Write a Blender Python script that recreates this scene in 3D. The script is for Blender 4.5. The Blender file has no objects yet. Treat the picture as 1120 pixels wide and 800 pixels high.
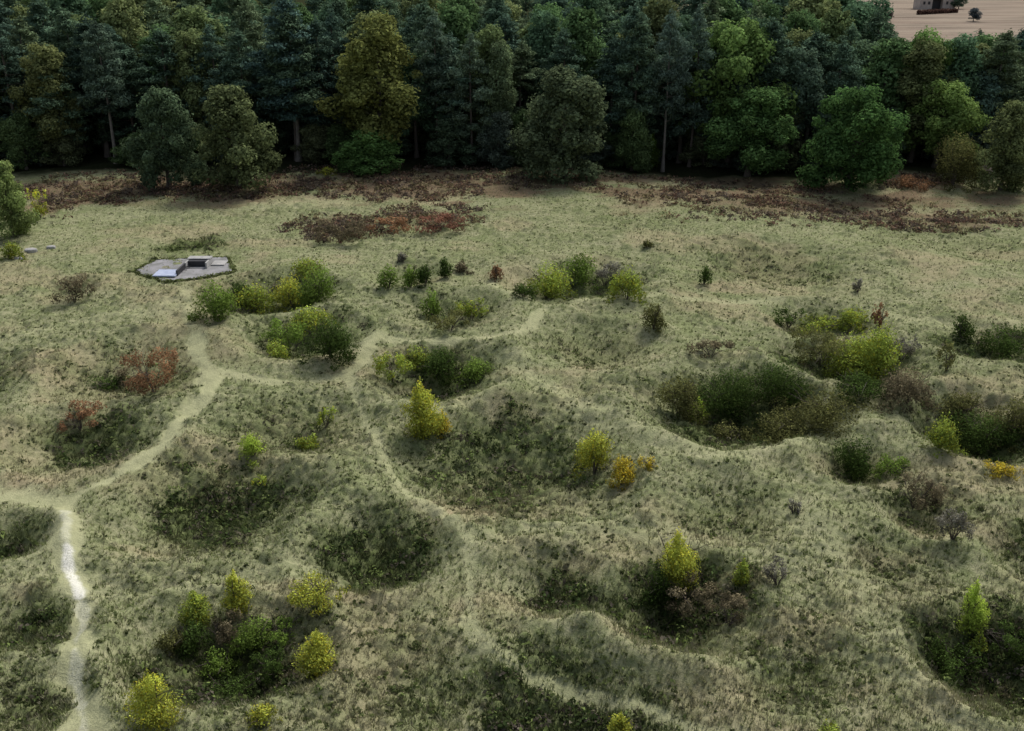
import bpy, math, random
import numpy as np
from mathutils import Vector

C = bpy.context.scene.collection
R = np.random.default_rng(7)
PI = math.pi

# ------------------------------------------------------------------ camera
CAM_H, F, PITCH = 27.0, 1076.0, math.atan(450 / 1076.0)
SP, CP = math.sin(PITCH), math.cos(PITCH)
cam = bpy.data.cameras.new('camera')
cam.sensor_fit = 'HORIZONTAL'
cam.angle = 2 * math.atan(560 / F)
cam.clip_end = 20000
cam_o = bpy.data.objects.new('camera', cam)
C.objects.link(cam_o)
cam_o.location = (0, 0, CAM_H)
cam_o.rotation_euler = (PI / 2 - PITCH, 0, 0)
bpy.context.scene.camera = cam_o


def ray(px, py):
    u = (np.asarray(px, float) - 560) / F
    v = (np.asarray(py, float) - 400) / F
    return u, CP - v * SP, -SP - v * CP          # x, y, z per unit depth


def flat(px, py, z=0.0):
    dx, dy, dz = ray(px, py)
    t = (CAM_H - z) / -dz
    return dx * t, dy * t


def mpp(Y, z=0.0):                                # metres per photo pixel at a place
    return (Y * CP + (CAM_H - z) * SP) / F


# ------------------------------------------------------------------ noise
def hsh(ix, iy, s):
    h = (ix.astype(np.int64) * 374761393 + iy.astype(np.int64) * 668265263 + s * 974711) & 0xffffffff
    h = ((h ^ (h >> 13)) * 1274126177) & 0xffffffff
    h = ((h ^ (h >> 16)) * 2246822519) & 0xffffffff
    return ((h ^ (h >> 15)) & 0xffffff) / float(0xffffff)


def vn(x, y, s=0):
    ix, iy = np.floor(x), np.floor(y)
    fx, fy = x - ix, y - iy
    fx, fy = fx * fx * (3 - 2 * fx), fy * fy * (3 - 2 * fy)
    ix, iy = ix.astype(np.int64), iy.astype(np.int64)
    a, b = hsh(ix, iy, s), hsh(ix + 1, iy, s)
    c, d = hsh(ix, iy + 1, s), hsh(ix + 1, iy + 1, s)
    return (a * (1 - fx) + b * fx) * (1 - fy) + (c * (1 - fx) + d * fx) * fy


def fbm(x, y, s=0, o=4):
    t, a, n = 0, .5, 0
    for k in range(o):
        t = t + a * vn(x * 2 ** k, y * 2 ** k, s + k * 17)
        n += a
        a *= .5
    return t / n


def sstep(a, b, x):
    t = np.clip((x - a) / (b - a), 0, 1)
    return t * t * (3 - 2 * t)


# ------------------------------------------------------------------ the mine pits: px, py, half-width px, depth m, dark cover, brown cover
PITS = [
    (250, 716, 112, 2.2, 1.25, .2), (235, 548, 118, 2.0, .85, .1), (412, 594, 88, 1.6, 1.0, .1), (98, 472, 84, 1.4, .8, .2),
    (-4, 592, 58, 1.4, .9, .0), (15, 690, 72, 1.2, .6, .1), (322, 462, 95, 1.2, .38, .3), (560, 500, 140, 2.0, .62, .5),
    (482, 408, 78, 1.7, .8, .2), (335, 368, 74, 1.5, .7, .1), (292, 328, 82, 1.6, .7, .0), (496, 343, 62, 1.2, .5, .2),
    (636, 312, 82, 1.7, .7, .1), (650, 378, 78, 1.2, .38, .35), (448, 304, 46, .8, .4, .1), (808, 445, 112, 2.2, .85, .2),
    (932, 398, 88, 2.0, .75, .3), (1078, 474, 86, 2.1, .9, .1), (940, 508, 66, 1.3, .6, .4), (612, 640, 72, 1.2, .7, .2),
    (738, 660, 98, 2.0, .85, .3), (1092, 728, 98, 1.9, .95, .2), (620, 790, 150, 1.4, .65, .0), (810, 562, 80, .8, .3, .2),
    (846, 285, 96, 1.1, .45, .2), (1090, 375, 78, 1.4, .7, .1), (212, 270, 50, .5, 1.0, .0), (76, 318, 36, .8, .4, .7),
    (140, 405, 95, 1.1, .45, .6), (905, 348, 66, 1.2, .6, .3), (1012, 560, 66, 1.0, .4, .6), (45, 782, 62, .7, .4, .1),
    (1060, 262, 90, .6, .2, .1), (960, 620, 90, .5, .2, .3), (470, 750, 90, .6, .25, .1), (700, 245, 80, .4, .15, .0),
    (880, 740, 90, .7, .25, .1), (1170, 610, 90, 1.2, .6, .2), (-60, 420, 90, 1.2, .4, .3), (1190, 420, 80, 1.6, .6, .1),
]
PW = []
for (a, b, r, dp, dk, br) in PITS:
    x, y = flat(a, b)
    PW.append((float(x), float(y), r * float(mpp(y)), dp, dk, br))

STRAWS = []      # drifts of dead, straw coloured grass
for (a, b, hw, hh, st) in ((500, 548, 95, 18, 1.), (40, 520, 80, 14, .9), (60, 400, 70, 22, .8), (975, 610, 90, 22, .7), (640, 400, 40, 14, .8), (790, 640, 60, 20, .8),
                           (1090, 740, 40, 14, 1.), (1080, 590, 60, 25, .7), (400, 650, 70, 18, .8), (200, 780, 60, 16, .8), (880, 690, 70, 25, .6), (30, 650, 45, 14, .8),
                           (800, 315, 70, 8, .8), (700, 690, 60, 18, .6), (300, 640, 80, 14, .7), (930, 760, 80, 18, .5), (180, 335, 50, 14, .6)):
    xx, yy = flat(a, b)
    _, ya = flat(a, b - hh); _, yb = flat(a, b + hh)
    STRAWS.append((float(xx), float(yy), hw * float(mpp(yy)), float(ya - yb) / 2, st))
PADX, PADY = map(float, flat(202, 296))

TRACKS = [  # px polyline, half-width m, strength
    ([(95, 830), (92, 790), (84, 740), (89, 690), (88, 655), (76, 622), (74, 585), (76, 548), (112, 530), (160, 505), (196, 458), (228, 430),
      (226, 404), (214, 376)], .68, 1.0),
    ([(214, 376), (206, 345), (203, 320)], .5, .5),
    ([(-60, 520), (0, 530), (50, 540), (76, 548)], 1.0, .85),
    ([(228, 408), (300, 414), (350, 410), (392, 398), (410, 372), (470, 378), (560, 374), (600, 345)], .55, .75),
    ([(380, 405), (402, 460), (438, 528), (486, 562), (512, 600), (513, 650), (518, 695), (560, 726), (640, 744), (710, 765), (790, 815)], .36, .66),
    ([(540, 318), (575, 331), (640, 337), (715, 334), (770, 330), (850, 325)], .6, .55),
    ([(556, 396), (620, 436), (700, 480), (780, 502), (870, 492), (930, 462)], 1.0, .45),
    ([(0, 375), (90, 355), (200, 345)], 1.3, .4), ([(420, 440), (490, 446), (560, 425)], .7, .5),
    ([(30, 245), (180, 235), (330, 225), (390, 222)], 1.5, .35), ([(880, 560), (930, 640), (1000, 760), (1050, 800)], 1.4, .4),
    ([(960, 340), (1040, 350), (1120, 352)], 1.0, .45), ([(70, 575), (20, 640), (-40, 660)], 1.0, .35), ([(100, 640), (190, 650), (330, 620)], 1.2, .4),
    ([(520, 590), (640, 575), (760, 590), (850, 620)], 1.2, .35),
]
TW = []
for pts, w, s in TRACKS:
    q = np.array([flat(a, b) for a, b in pts], float)
    # resample smoothly (Catmull-Rom)
    e = np.vstack([2 * q[0] - q[1], q, 2 * q[-1] - q[-2]])
    out = []
    for i in range(1, len(e) - 2):
        for t in np.linspace(0, 1, 6, endpoint=False):
            p0, p1, p2, p3 = e[i - 1], e[i], e[i + 1], e[i + 2]
            out.append(.5 * ((2 * p1) + (p2 - p0) * t + (2 * p0 - 5 * p1 + 4 * p2 - p3) * t * t + (3 * p1 - p0 - 3 * p2 + p3) * t ** 3))
    out.append(q[-1])
    TW.append((np.array(out), w, s))


def dist_line(x, y, q):
    best = np.full(x.shape, 1e9)
    for i in range(len(q) - 1):
        ax, ay = q[i]
        bx, by = q[i + 1] - q[i]
        L = bx * bx + by * by + 1e-9
        t = np.clip(((x - ax) * bx + (y - ay) * by) / L, 0, 1)
        best = np.minimum(best, (x - ax - t * bx) ** 2 + (y - ay - t * by) ** 2)
    return np.sqrt(best)


def track_mask(x, y):
    m = np.zeros(x.shape)
    nz = (fbm(x * .6, y * .6, 5, 4) - .5) * 2.2
    for q, w, s in TW:
        lo, hi = q.min(0) - 6, q.max(0) + 6
        k = (x > lo[0]) & (x < hi[0]) & (y > lo[1]) & (y < hi[1])
        if k.any():
            d = dist_line(x[k], y[k], q) + nz[k] * w
            m[k] = np.maximum(m[k], s * (1 - sstep(.35 * w, 1.35 * w, d)))
    return m


def base_h(x, y):
    """ground height without the tussocks"""
    x, y = np.asarray(x, float), np.asarray(y, float)
    h = (fbm(x / 26, y / 26, 11, 3) - .5) * 2.2 + (fbm(x / 7, y / 7, 12, 4) - .5) * .9
    wob = (fbm(x / 3.0, y / 3.0, 13, 4) - .5) * 1.25
    for (cx, cy, r, dp, dk, br) in PW:
        k = (np.abs(x - cx) < 2 * r) & (np.abs(y - cy) < 2 * r)
        if not k.any():
            continue
        q = np.hypot(x[k] - cx, y[k] - cy) / r + wob[k] * .45
        q = np.maximum(q, 0)
        bowl = -dp * (1 - sstep(-.05, 1.12, q))
        rim = .22 * dp * np.exp(-((q - 1.14) / .22) ** 2)
        h[k] += bowl * .96 + rim
    # flat pad under the concrete cap
    k = 1 - sstep(4.6, 8.5, np.hypot((x - PADX), (y - PADY) * 1.0))
    h = h * (1 - k) + .15 * k
    far = sstep(150, 300, np.hypot(x * .8, y))
    return h * (1 - far) + far * (fbm(x / 260, y / 260, 31, 2) - .5) * 5


def masks(x, y):
    x, y = np.asarray(x, float), np.asarray(y, float)
    dark = np.zeros(x.shape)
    brown = np.zeros(x.shape)
    n1 = fbm(x / 2.2, y / 2.2, 21, 4)
    n2 = fbm(x / 3.1, y / 3.1, 25, 4)
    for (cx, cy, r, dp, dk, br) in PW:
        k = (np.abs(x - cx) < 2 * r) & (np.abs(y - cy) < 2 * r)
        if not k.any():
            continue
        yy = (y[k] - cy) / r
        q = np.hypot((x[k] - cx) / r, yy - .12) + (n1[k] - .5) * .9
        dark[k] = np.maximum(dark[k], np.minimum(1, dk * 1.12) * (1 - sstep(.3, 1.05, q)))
        qb = np.hypot((x[k] - cx) / r, yy + .35) + (n2[k] - .5) * 1.2
        brown[k] = np.maximum(brown[k], br * (1 - sstep(.4, 1.0, qb)))
    big = fbm(x / 14, y / 14, 41, 3)
    brown = np.maximum(brown, .6 * sstep(.52, .68, fbm(x / 8, y / 6, 43, 4)))
    for (a, b, hw, hh, st) in STRAWS:
        k = (np.abs(x - a) < 2 * hw) & (np.abs(y - b) < 2 * hh)
        if k.any():
            q = np.hypot((x[k] - a) / hw, (y[k] - b) / hh) + (n2[k] - .5) * 1.3
            brown[k] = np.maximum(brown[k], st * (1 - sstep(.3, 1, q)))
    tr = track_mask(x, y)
    return dark * (1 - tr * .8), brown * (1 - tr * .7), tr, big


def rough_area(x, y):
    return sstep(.4, .62, fbm(x / 6.5, y / 6.5, 141, 4))


def tussock(x, y, dark, tr, big):
    """rounded grass hummocks on a jittered lattice"""
    out = np.zeros(x.shape)
    ra = rough_area(x, y)
    for cell, amp, sd in ((.62, .21, 51), (1.05, .25, 57), (.36, .1, 63)):
        gx, gy = np.floor(x / cell).astype(np.int64), np.floor(y / cell).astype(np.int64)
        for i in (-1, 0, 1):
            for j in (-1, 0, 1):
                cx, cy = gx + i, gy + j
                jx, jy = (cx + hsh(cx, cy, sd)) * cell, (cy + hsh(cx, cy, sd + 1)) * cell
                hr = hsh(cx, cy, sd + 2)
                rr = cell * (.28 + .42 * hsh(cx, cy, sd + 3))
                on = np.clip((hr - (.86 - .3 * dark - .25 * (big - .5) - .34 * ra)) * 4, 0, 1)
                d2 = ((x - jx) ** 2 + (y - jy) ** 2) / (rr * rr)
                out = np.maximum(out, amp * on * (.55 + .6 * hsh(cx, cy, sd + 4)) * np.clip(1 - d2, 0, 1) ** .65)
    return out * (1 - .92 * np.clip(tr * 1.7 - .5, 0, 1)) * (1 + .5 * dark)


# ------------------------------------------------------------------ materials
def new_mat(name):
    m = bpy.data.materials.new(name)
    m.use_nodes = True
    nt = m.node_tree
    for n in list(nt.nodes):
        nt.nodes.remove(n)
    return m, nt, nt.nodes, nt.links


def leaf_mat(name, trans=.35, noise=3.0, lo=.55, hi=1.45):
    m, nt, N, L = new_mat(name)
    out = N.new('ShaderNodeOutputMaterial')
    at = N.new('ShaderNodeAttribute'); at.attribute_name = 'tint'
    oi = N.new('ShaderNodeObjectInfo')
    mul = N.new('ShaderNodeMix'); mul.data_type = 'RGBA'; mul.blend_type = 'MULTIPLY'; mul.inputs[0].default_value = 1
    L.new(at.outputs['Color'], mul.inputs[6]); L.new(oi.outputs['Color'], mul.inputs[7])
    no = N.new('ShaderNodeTexNoise'); no.inputs['Scale'].default_value = noise; no.inputs['Detail'].default_value = 3
    geo = N.new('ShaderNodeNewGeometry'); L.new(geo.outputs['Position'], no.inputs['Vector'])
    mr = N.new('ShaderNodeMapRange'); mr.inputs[1].default_value = .3; mr.inputs[2].default_value = .7
    mr.inputs[3].default_value = lo; mr.inputs[4].default_value = hi
    L.new(no.outputs['Fac'], mr.inputs[0])
    m2 = N.new('ShaderNodeMix'); m2.data_type = 'RGBA'; m2.blend_type = 'MULTIPLY'; m2.inputs[0].default_value = 1
    L.new(mul.outputs[2], m2.inputs[6]); L.new(mr.outputs[0], m2.inputs[7])
    d = N.new('ShaderNodeBsdfDiffuse'); t = N.new('ShaderNodeBsdfTranslucent')
    L.new(m2.outputs[2], d.inputs[0]); L.new(m2.outputs[2], t.inputs[0])
    mx = N.new('ShaderNodeMixShader'); mx.inputs[0].default_value = trans
    L.new(d.outputs[0], mx.inputs[1]); L.new(t.outputs[0], mx.inputs[2]); L.new(mx.outputs[0], out.inputs[0])
    return m


def noisy_mat(name, c1, c2, scale=2.0, rough=.9, bump=.2, detail=6, stretch=(1, 1, 1)):
    m, nt, N, L = new_mat(name)
    out = N.new('ShaderNodeOutputMaterial')
    b = N.new('ShaderNodeBsdfPrincipled'); b.inputs['Roughness'].default_value = rough
    tc = N.new('ShaderNodeTexCoord'); mp = N.new('ShaderNodeMapping'); mp.inputs['Scale'].default_value = stretch
    L.new(tc.outputs['Object'], mp.inputs[0])
    no = N.new('ShaderNodeTexNoise'); no.inputs['Scale'].default_value = scale; no.inputs['Detail'].default_value = detail
    no.inputs['Roughness'].default_value = .65
    L.new(mp.outputs[0], no.inputs['Vector'])
    cr = N.new('ShaderNodeValToRGB'); cr.color_ramp.elements[0].position = .32; cr.color_ramp.elements[1].position = .68
    cr.color_ramp.elements[0].color = (*c1, 1); cr.color_ramp.elements[1].color = (*c2, 1)
    L.new(no.outputs['Fac'], cr.inputs[0]); L.new(cr.outputs[0], b.inputs['Base Color'])
    bp = N.new('ShaderNodeBump'); bp.inputs['Strength'].default_value = bump; bp.inputs['Distance'].default_value = .05
    L.new(no.outputs['Fac'], bp.inputs['Height']); L.new(bp.outputs[0], b.inputs['Normal'])
    L.new(b.outputs[0], out.inputs[0])
    return m


LEAF = leaf_mat('foliage', .35)
NEEDLE = leaf_mat('needles', .2, 1.6)
GRASSB = leaf_mat('grass_blades', .3, .8, .7, 1.3)
BARK = noisy_mat('bark', (.05, .04, .032), (.13, .11, .09), 6, .95, .5, stretch=(1, 1, .2))
PALEBARK = noisy_mat('pale_bark', (.1, .088, .075), (.22, .2, .175), 5, .95, .4, stretch=(1, 1, .25))
TWIG = noisy_mat('twig', (.04, .03, .024), (.1, .08, .065), 8)
CONC = noisy_mat('concrete', (.12, .125, .115), (.27, .265, .28), .9, .9, .15, 9)
CONC2 = noisy_mat('pale_concrete', (.24, .24, .24), (.38, .375, .36), 2, .85, .1)
STEEL = noisy_mat('blue_grey_steel', (.28, .33, .48), (.42, .47, .6), 1.5, .5, .05)
DARK = noisy_mat('dark_steel', (.01, .01, .013), (.03, .03, .035), 3, .6, .05)


def ground_mat():
    m, nt, N, L = new_mat('ground')
    out = N.new('ShaderNodeOutputMaterial')
    b = N.new('ShaderNodeBsdfPrincipled'); b.inputs['Roughness'].default_value = .97
    b.inputs['Specular IOR Level'].default_value = 0
    geo = N.new('ShaderNodeNewGeometry')

    def noise(scale, det=5, rough=.6, vec=None):
        n = N.new('ShaderNodeTexNoise'); n.inputs['Scale'].default_value = scale
        n.inputs['Detail'].default_value = det; n.inputs['Roughness'].default_value = rough
        L.new(vec or geo.outputs['Position'], n.inputs['Vector'])
        return n.outputs['Fac']

    def ramp(f, a, b_, lo=0., hi=1.):
        r = N.new('ShaderNodeMapRange'); r.inputs[1].default_value = a; r.inputs[2].default_value = b_
        r.inputs[3].default_value = lo; r.inputs[4].default_value = hi
        L.new(f, r.inputs[0])
        return r.outputs[0]

    def mix(f, a, b_, mode='MIX'):
        x = N.new('ShaderNodeMix'); x.data_type = 'RGBA'; x.blend_type = mode
        if isinstance(f, float): x.inputs[0].default_value = f
        else: L.new(f, x.inputs[0])
        for s, c in ((6, a), (7, b_)):
            if isinstance(c, tuple): x.inputs[s].default_value = (*c, 1)
            else: L.new(c, x.inputs[s])
        return x.outputs[2]

    def math_(op, a, b_):
        x = N.new('ShaderNodeMath'); x.operation = op
        for s, c in ((0, a), (1, b_)):
            if isinstance(c, (int, float)): x.inputs[s].default_value = c
            else: L.new(c, x.inputs[s])
        return x.outputs[0]

    A = N.new('ShaderNodeAttribute'); A.attribute_name = 'cover'
    sa = N.new('ShaderNodeSeparateColor'); L.new(A.outputs['Color'], sa.inputs[0])
    B = N.new('ShaderNodeAttribute'); B.attribute_name = 'cover_two'
    sb = N.new('ShaderNodeSeparateColor'); L.new(B.outputs['Color'], sb.inputs[0])
    n_big, n_mid, n_fine, n_tiny = noise(.09, 4), noise(.55, 5), noise(2.6, 6, .7), noise(9, 4, .7)
    c = mix(ramp(n_big, .35, .65), GREEN_A, GREEN_B)
    c = mix(ramp(n_mid, .42, .62, 0, .75), c, STRAW)
    c = mix(ramp(n_fine, .44, .6, .0, .75), c, GREEN_D)
    c = mix(ramp(n_tiny, .5, .72, .0, .5), c, STRAW2)
    c = mix(math_('MULTIPLY', sa.outputs[2], ramp(n_mid, .3, .6, .4, .95)), c, DEAD)
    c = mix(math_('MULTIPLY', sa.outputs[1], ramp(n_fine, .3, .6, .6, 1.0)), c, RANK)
    # hummocks: blended toward a darker green as they rise
    c = mix(math_('MULTIPLY', sb.outputs[2], ramp(n_tiny, .35, .65, .15, .6)), c, HUMMOCK_GREEN)
    c = mix(math_('MULTIPLY', sa.outputs[0], ramp(n_fine, .2, .7, 1., .7)), c, TRACK)
    c = mix(math_('MULTIPLY', sb.outputs[0], ramp(n_tiny, .36, .52, .35, 1.)), c, mix(ramp(n_tiny, .4, .7), (.76, .75, .69), (.56, .56, .48)))
    D = N.new('ShaderNodeAttribute'); D.attribute_name = 'cover_three'
    sd = N.new('ShaderNodeSeparateColor'); L.new(D.outputs['Color'], sd.inputs[0])
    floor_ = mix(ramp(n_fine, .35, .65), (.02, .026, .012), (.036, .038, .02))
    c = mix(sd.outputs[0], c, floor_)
    field = mix(ramp(noise(.03, 4), .4, .6), (.2, .155, .125), (.14, .115, .095))
    st = N.new('ShaderNodeMapping'); st.inputs['Scale'].default_value = (.02, .35, 1); L.new(geo.outputs['Position'], st.inputs[0])
    field = mix(ramp(noise(1, 4, .6, st.outputs[0]), .4, .56), field, (.28, .235, .185))
    c = mix(sd.outputs[1], c, field)
    c = mix(sd.outputs[2], c, mix(ramp(n_fine, .35, .65), (.13, .088, .06), (.185, .135, .088)))
    hb = math_('ADD', math_('MULTIPLY', n_fine, .6), math_('MULTIPLY', n_tiny, .4))
    bp = N.new('ShaderNodeBump'); bp.inputs['Strength'].default_value = .9; bp.inputs['Distance'].default_value = .16
    L.new(hb, bp.inputs['Height']); L.new(bp.outputs[0], b.inputs['Normal'])
    L.new(c, b.inputs['Base Color']); L.new(b.outputs[0], out.inputs[0])
    return m


GREEN_A, GREEN_B, GREEN_D = (.202, .23, .11), (.24, .252, .138), (.102, .126, .053)
STRAW, STRAW2, DEAD, RANK = (.308, .3, .186), (.355, .345, .226), (.325, .275, .175), (.088, .112, .042)
HUMMOCK_GREEN, TRACK = (.1, .13, .048), (.36, .365, .215)
GROUND = ground_mat()


# ------------------------------------------------------------------ mesh helpers
def mesh_np(name, verts, faces_n, nper, mat, attrs=(), smooth=False, idx=None):
    me = bpy.data.meshes.new(name)
    nv = len(verts)
    if idx is None:
        idx = np.arange(faces_n * nper, dtype=np.int32)
    me.vertices.add(nv); me.vertices.foreach_set('co', np.asarray(verts, np.float32).ravel())
    me.loops.add(faces_n * nper); me.loops.foreach_set('vertex_index', np.asarray(idx, np.int32).ravel())
    me.polygons.add(faces_n)
    me.polygons.foreach_set('loop_start', np.arange(0, faces_n * nper, nper, dtype=np.int32))
    me.polygons.foreach_set('loop_total', np.full(faces_n, nper, np.int32))
    if smooth:
        me.polygons.foreach_set('use_smooth', np.ones(faces_n, bool))
    me.update(calc_edges=True)
    for nm, col in attrs:
        a = me.attributes.new(nm, 'FLOAT_COLOR', 'POINT')
        a.data.foreach_set('color', np.asarray(col, np.float32).ravel())
    me.materials.append(mat)
    return me


def link(name, me, parent=None, loc=(0, 0, 0)):
    o = bpy.data.objects.new(name, me)
    C.objects.link(o)
    o.location = loc
    if parent:
        o.parent = parent
    return o


def thing(name, label, cat, loc, group=None, rz=0.0):
    o = bpy.data.objects.new(name, None)
    o.empty_display_size = .3
    C.objects.link(o)
    o.location = loc
    o.rotation_euler = (0, 0, rz)
    o['label'] = label
    o['category'] = cat
    if group:
        o['group'] = group
    return o


def norm(v):
    return v / (np.linalg.norm(v, axis=-1, keepdims=True) + 1e-9)


def leaves(cen, nrm, size, tint, rg, aspect=.55, droop=0.0):
    """rhombic leaf sprays: centre, facing, size"""
    n = len(cen)
    nrm = norm(nrm)
    a = norm(np.cross(nrm, norm(rg.normal(size=(n, 3)))))
    b = np.cross(nrm, a)
    s = np.asarray(size).reshape(-1, 1)
    v = np.empty((n, 4, 3))
    v[:, 0] = cen - a * s * .5
    v[:, 1] = cen + b * s * .5 * aspect + nrm * s * .08
    v[:, 2] = cen + a * s * .5 - nrm * s * .12
    v[:, 3] = cen - b * s * .5 * aspect + nrm * s * .08
    v[:, [0, 2], 2] -= droop * s
    t = np.repeat(np.concatenate([tint, np.ones((n, 1))], 1)[:, None, :], 4, 1)
    return v.reshape(-1, 3), t.reshape(-1, 4)


def tubes(paths, sides=6):
    """list of (points Nx3, radii N) -> verts, quad index array"""
    V, I, off = [], [], 0
    for pts, rad in paths:
        pts = np.asarray(pts, float)
        rad = np.asarray(rad, float)
        d = norm(np.gradient(pts, axis=0))
        ref = np.where(np.abs(d[:, 2:3]) > .9, np.array([[1., 0, 0]]), np.array([[0, 0, 1.]]))
        a = norm(np.cross(d, ref)); b = np.cross(d, a)
        th = np.linspace(0, 2 * PI, sides, endpoint=False)
        ring = pts[:, None] + rad[:, None, None] * (np.cos(th)[None, :, None] * a[:, None] + np.sin(th)[None, :, None] * b[:, None])
        V.append(ring.reshape(-1, 3))
        n = len(pts)
        for i in range(n - 1):
            for j in range(sides):
                k = (j + 1) % sides
                I.append((off + i * sides + j, off + i * sides + k, off + (i + 1) * sides + k, off + (i + 1) * sides + j))
        off += n * sides
    return np.concatenate(V), np.array(I, np.int32)


# ------------------------------------------------------------------ ground sheet
def build_ground():
    core = np.exp(np.linspace(math.log(24.), math.log(150.), 900))
    back = -np.geomspace(1, 230, 14)[::-1] + 24
    beyond = np.geomspace(150.4, 9000, 150)
    d = np.concatenate([back, core, beyond])
    u0 = np.linspace(-1, 1, 860)
    side = np.geomspace(1.004, 60, 40)
    u = np.concatenate([-side[::-1], u0, side])
    w = np.maximum(d, 24) * .62 + 8
    w = np.where(d > 150, np.maximum(w, 0), w)
    X = (u[None, :] * w[:, None]).ravel()
    Y = np.repeat(d, len(u))
    dark, brown, tr, big = masks(X, Y)
    near = (np.abs(X) < np.repeat(w, len(u)) * 1.01) & (Y > 23) & (Y < 152)
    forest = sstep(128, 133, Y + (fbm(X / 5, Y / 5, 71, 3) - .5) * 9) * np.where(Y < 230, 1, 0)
    tus = np.zeros(X.shape)
    tus[near] = tussock(X[near], Y[near], dark[near], tr[near], big[near])
    tus *= (1 - .7 * forest)
    Z = base_h(X, Y) + tus
    chalk = np.zeros(X.shape)
    q = np.array([flat(a, b) for a, b in [(76, 605), (75, 622), (82, 638), (88, 655)]], float)
    k = (np.abs(X - q[:, 0].mean()) < 8) & (np.abs(Y - q[:, 1].mean()) < 12)
    dl = dist_line(X[k], Y[k], q) + (fbm(X[k] * 2, Y[k] * 2, 81, 3) - .5) * .35
    chalk[k] = 1 - sstep(.08, .32, dl)
    q = TW[0][0]
    k = (Y < 50) & (X < 0) & (X > -40)
    dl = dist_line(X[k], Y[k], q[:40]) + (fbm(X[k] * 1.3, Y[k] * 1.3, 82, 3) - .5) * .7
    chalk[k] = np.maximum(chalk[k], .32 * (1 - sstep(.05, .3, dl)))
    edge = sstep(109, 116, Y + (fbm(X / 6, Y / 3, 75, 4) - .5) * 16) * (1 - forest) * sstep(.36, .6, fbm(X / 6.5, Y / 3.5, 77, 4))
    for (a, b, hw, hh) in ((470, 240, 60, 14), (370, 250, 50, 16), (430, 205, 130, 18), (200, 208, 170, 16), (850, 222, 130, 13), (1040, 235, 90, 10), (60, 225, 60, 16)):
        x0, y0 = flat(a, b); m_ = mpp(y0)
        _, ya = flat(a, b - hh); _, yb = flat(a, b + hh)
        qq = np.hypot((X - x0) / (hw * m_), (Y - y0) / max((ya - yb) / 2, .1)) + (fbm(X / 2, Y / 2, 79, 4) - .5) * 1.2
        edge = np.maximum(edge, .8 * (1 - sstep(.4, 1.0, qq)))
    edge *= 1 - sstep(150, 165, Y)
    field = sstep(215, 235, Y) * sstep(40, 80, X - (Y - 230) * .12)
    green = sstep(190, 200, Y) * (1 - field)
    one = np.ones(X.shape)
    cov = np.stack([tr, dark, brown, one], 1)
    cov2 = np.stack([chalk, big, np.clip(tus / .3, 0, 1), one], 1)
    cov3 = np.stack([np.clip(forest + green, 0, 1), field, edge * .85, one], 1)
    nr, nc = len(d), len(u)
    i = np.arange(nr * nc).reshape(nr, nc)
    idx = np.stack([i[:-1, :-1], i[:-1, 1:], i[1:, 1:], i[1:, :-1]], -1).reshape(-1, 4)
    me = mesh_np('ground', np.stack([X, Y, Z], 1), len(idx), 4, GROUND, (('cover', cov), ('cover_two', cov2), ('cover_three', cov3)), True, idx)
    o = link('ground', me)
    o['kind'] = 'structure'
    o['label'] = 'pale rough grassland dimpled with old mine pits'


build_ground()


def full_h(x, y):
    x, y = np.atleast_1d(np.asarray(x, float)), np.atleast_1d(np.asarray(y, float))
    dark, brown, tr, big = masks(x, y)
    return base_h(x, y) + tussock(x, y, dark, tr, big)


def place(px, py):
    """first point where the line of sight through a photo point meets the ground"""
    dx, dy, dz = (float(t) for t in ray(px, py))
    ts = np.linspace((CAM_H - 3) / -dz, (CAM_H + 4) / -dz, 400)
    z = CAM_H + ts * dz
    h = base_h(dx * ts, dy * ts)
    k = np.argmax(z <= h)
    return dx * ts[k], dy * ts[k], float(h[k])


# ------------------------------------------------------------------ grass tufts
def tufts(name, n, sampler, hgt, blades, wid, cols, label, mat=GRASSB, lean=.55, keep=None):
    rg = np.random.default_rng(len(name) + n)
    x, y = sampler(rg, n)
    dark, brown, tr, big = masks(x, y)
    k = rg.random(len(x)) > tr * 1.5 - .3
    if keep is not None:
        k &= keep(x, y, dark, brown, rg)
    x, y, dark, brown, big = x[k], y[k], dark[k], brown[k], big[k]
    z = base_h(x, y) + tussock(x, y, dark, tr[k], big) - .03
    m = len(x)
    s = hgt * (.55 + .9 * rg.random(m)) * (1 + .6 * dark)
    tint = cols(x, y, dark, brown, rg)
    th = rg.random((m, blades)) * 2 * PI
    le = lean * (.3 + rg.random((m, blades)))
    hh = s[:, None] * (.6 + .6 * rg.random((m, blades)))
    wd = wid * (.6 + .8 * rg.random((m, blades))) * (s / hgt)[:, None]
    bx = x[:, None] + np.cos(th) * s[:, None] * .18
    by = y[:, None] + np.sin(th) * s[:, None] * .18
    V = np.empty((m, blades, 3, 3))
    for q, sg in ((0, -1), (1, 1)):
        V[:, :, q, 0] = bx - np.sin(th) * wd * sg
        V[:, :, q, 1] = by + np.cos(th) * wd * sg
        V[:, :, q, 2] = z[:, None]
    V[:, :, 2, 0] = bx + np.cos(th) * hh * le
    V[:, :, 2, 1] = by + np.sin(th) * hh * le
    V[:, :, 2, 2] = z[:, None] + hh
    T = np.ones((m, blades, 3, 4))
    T[..., :3] = tint[:, None, None, :] * (.75 + .5 * rg.random((m, blades, 1, 1)))
    T[:, :, 0:2, :3] *= .88
    me = mesh_np(name, V.reshape(-1, 3), m * blades, 3, mat, (('tint', T.reshape(-1, 4)),))
    o = link(name, me)
    o['kind'] = 'stuff'
    o['label'] = label
    o['category'] = 'ground cover'
    return o


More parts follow.
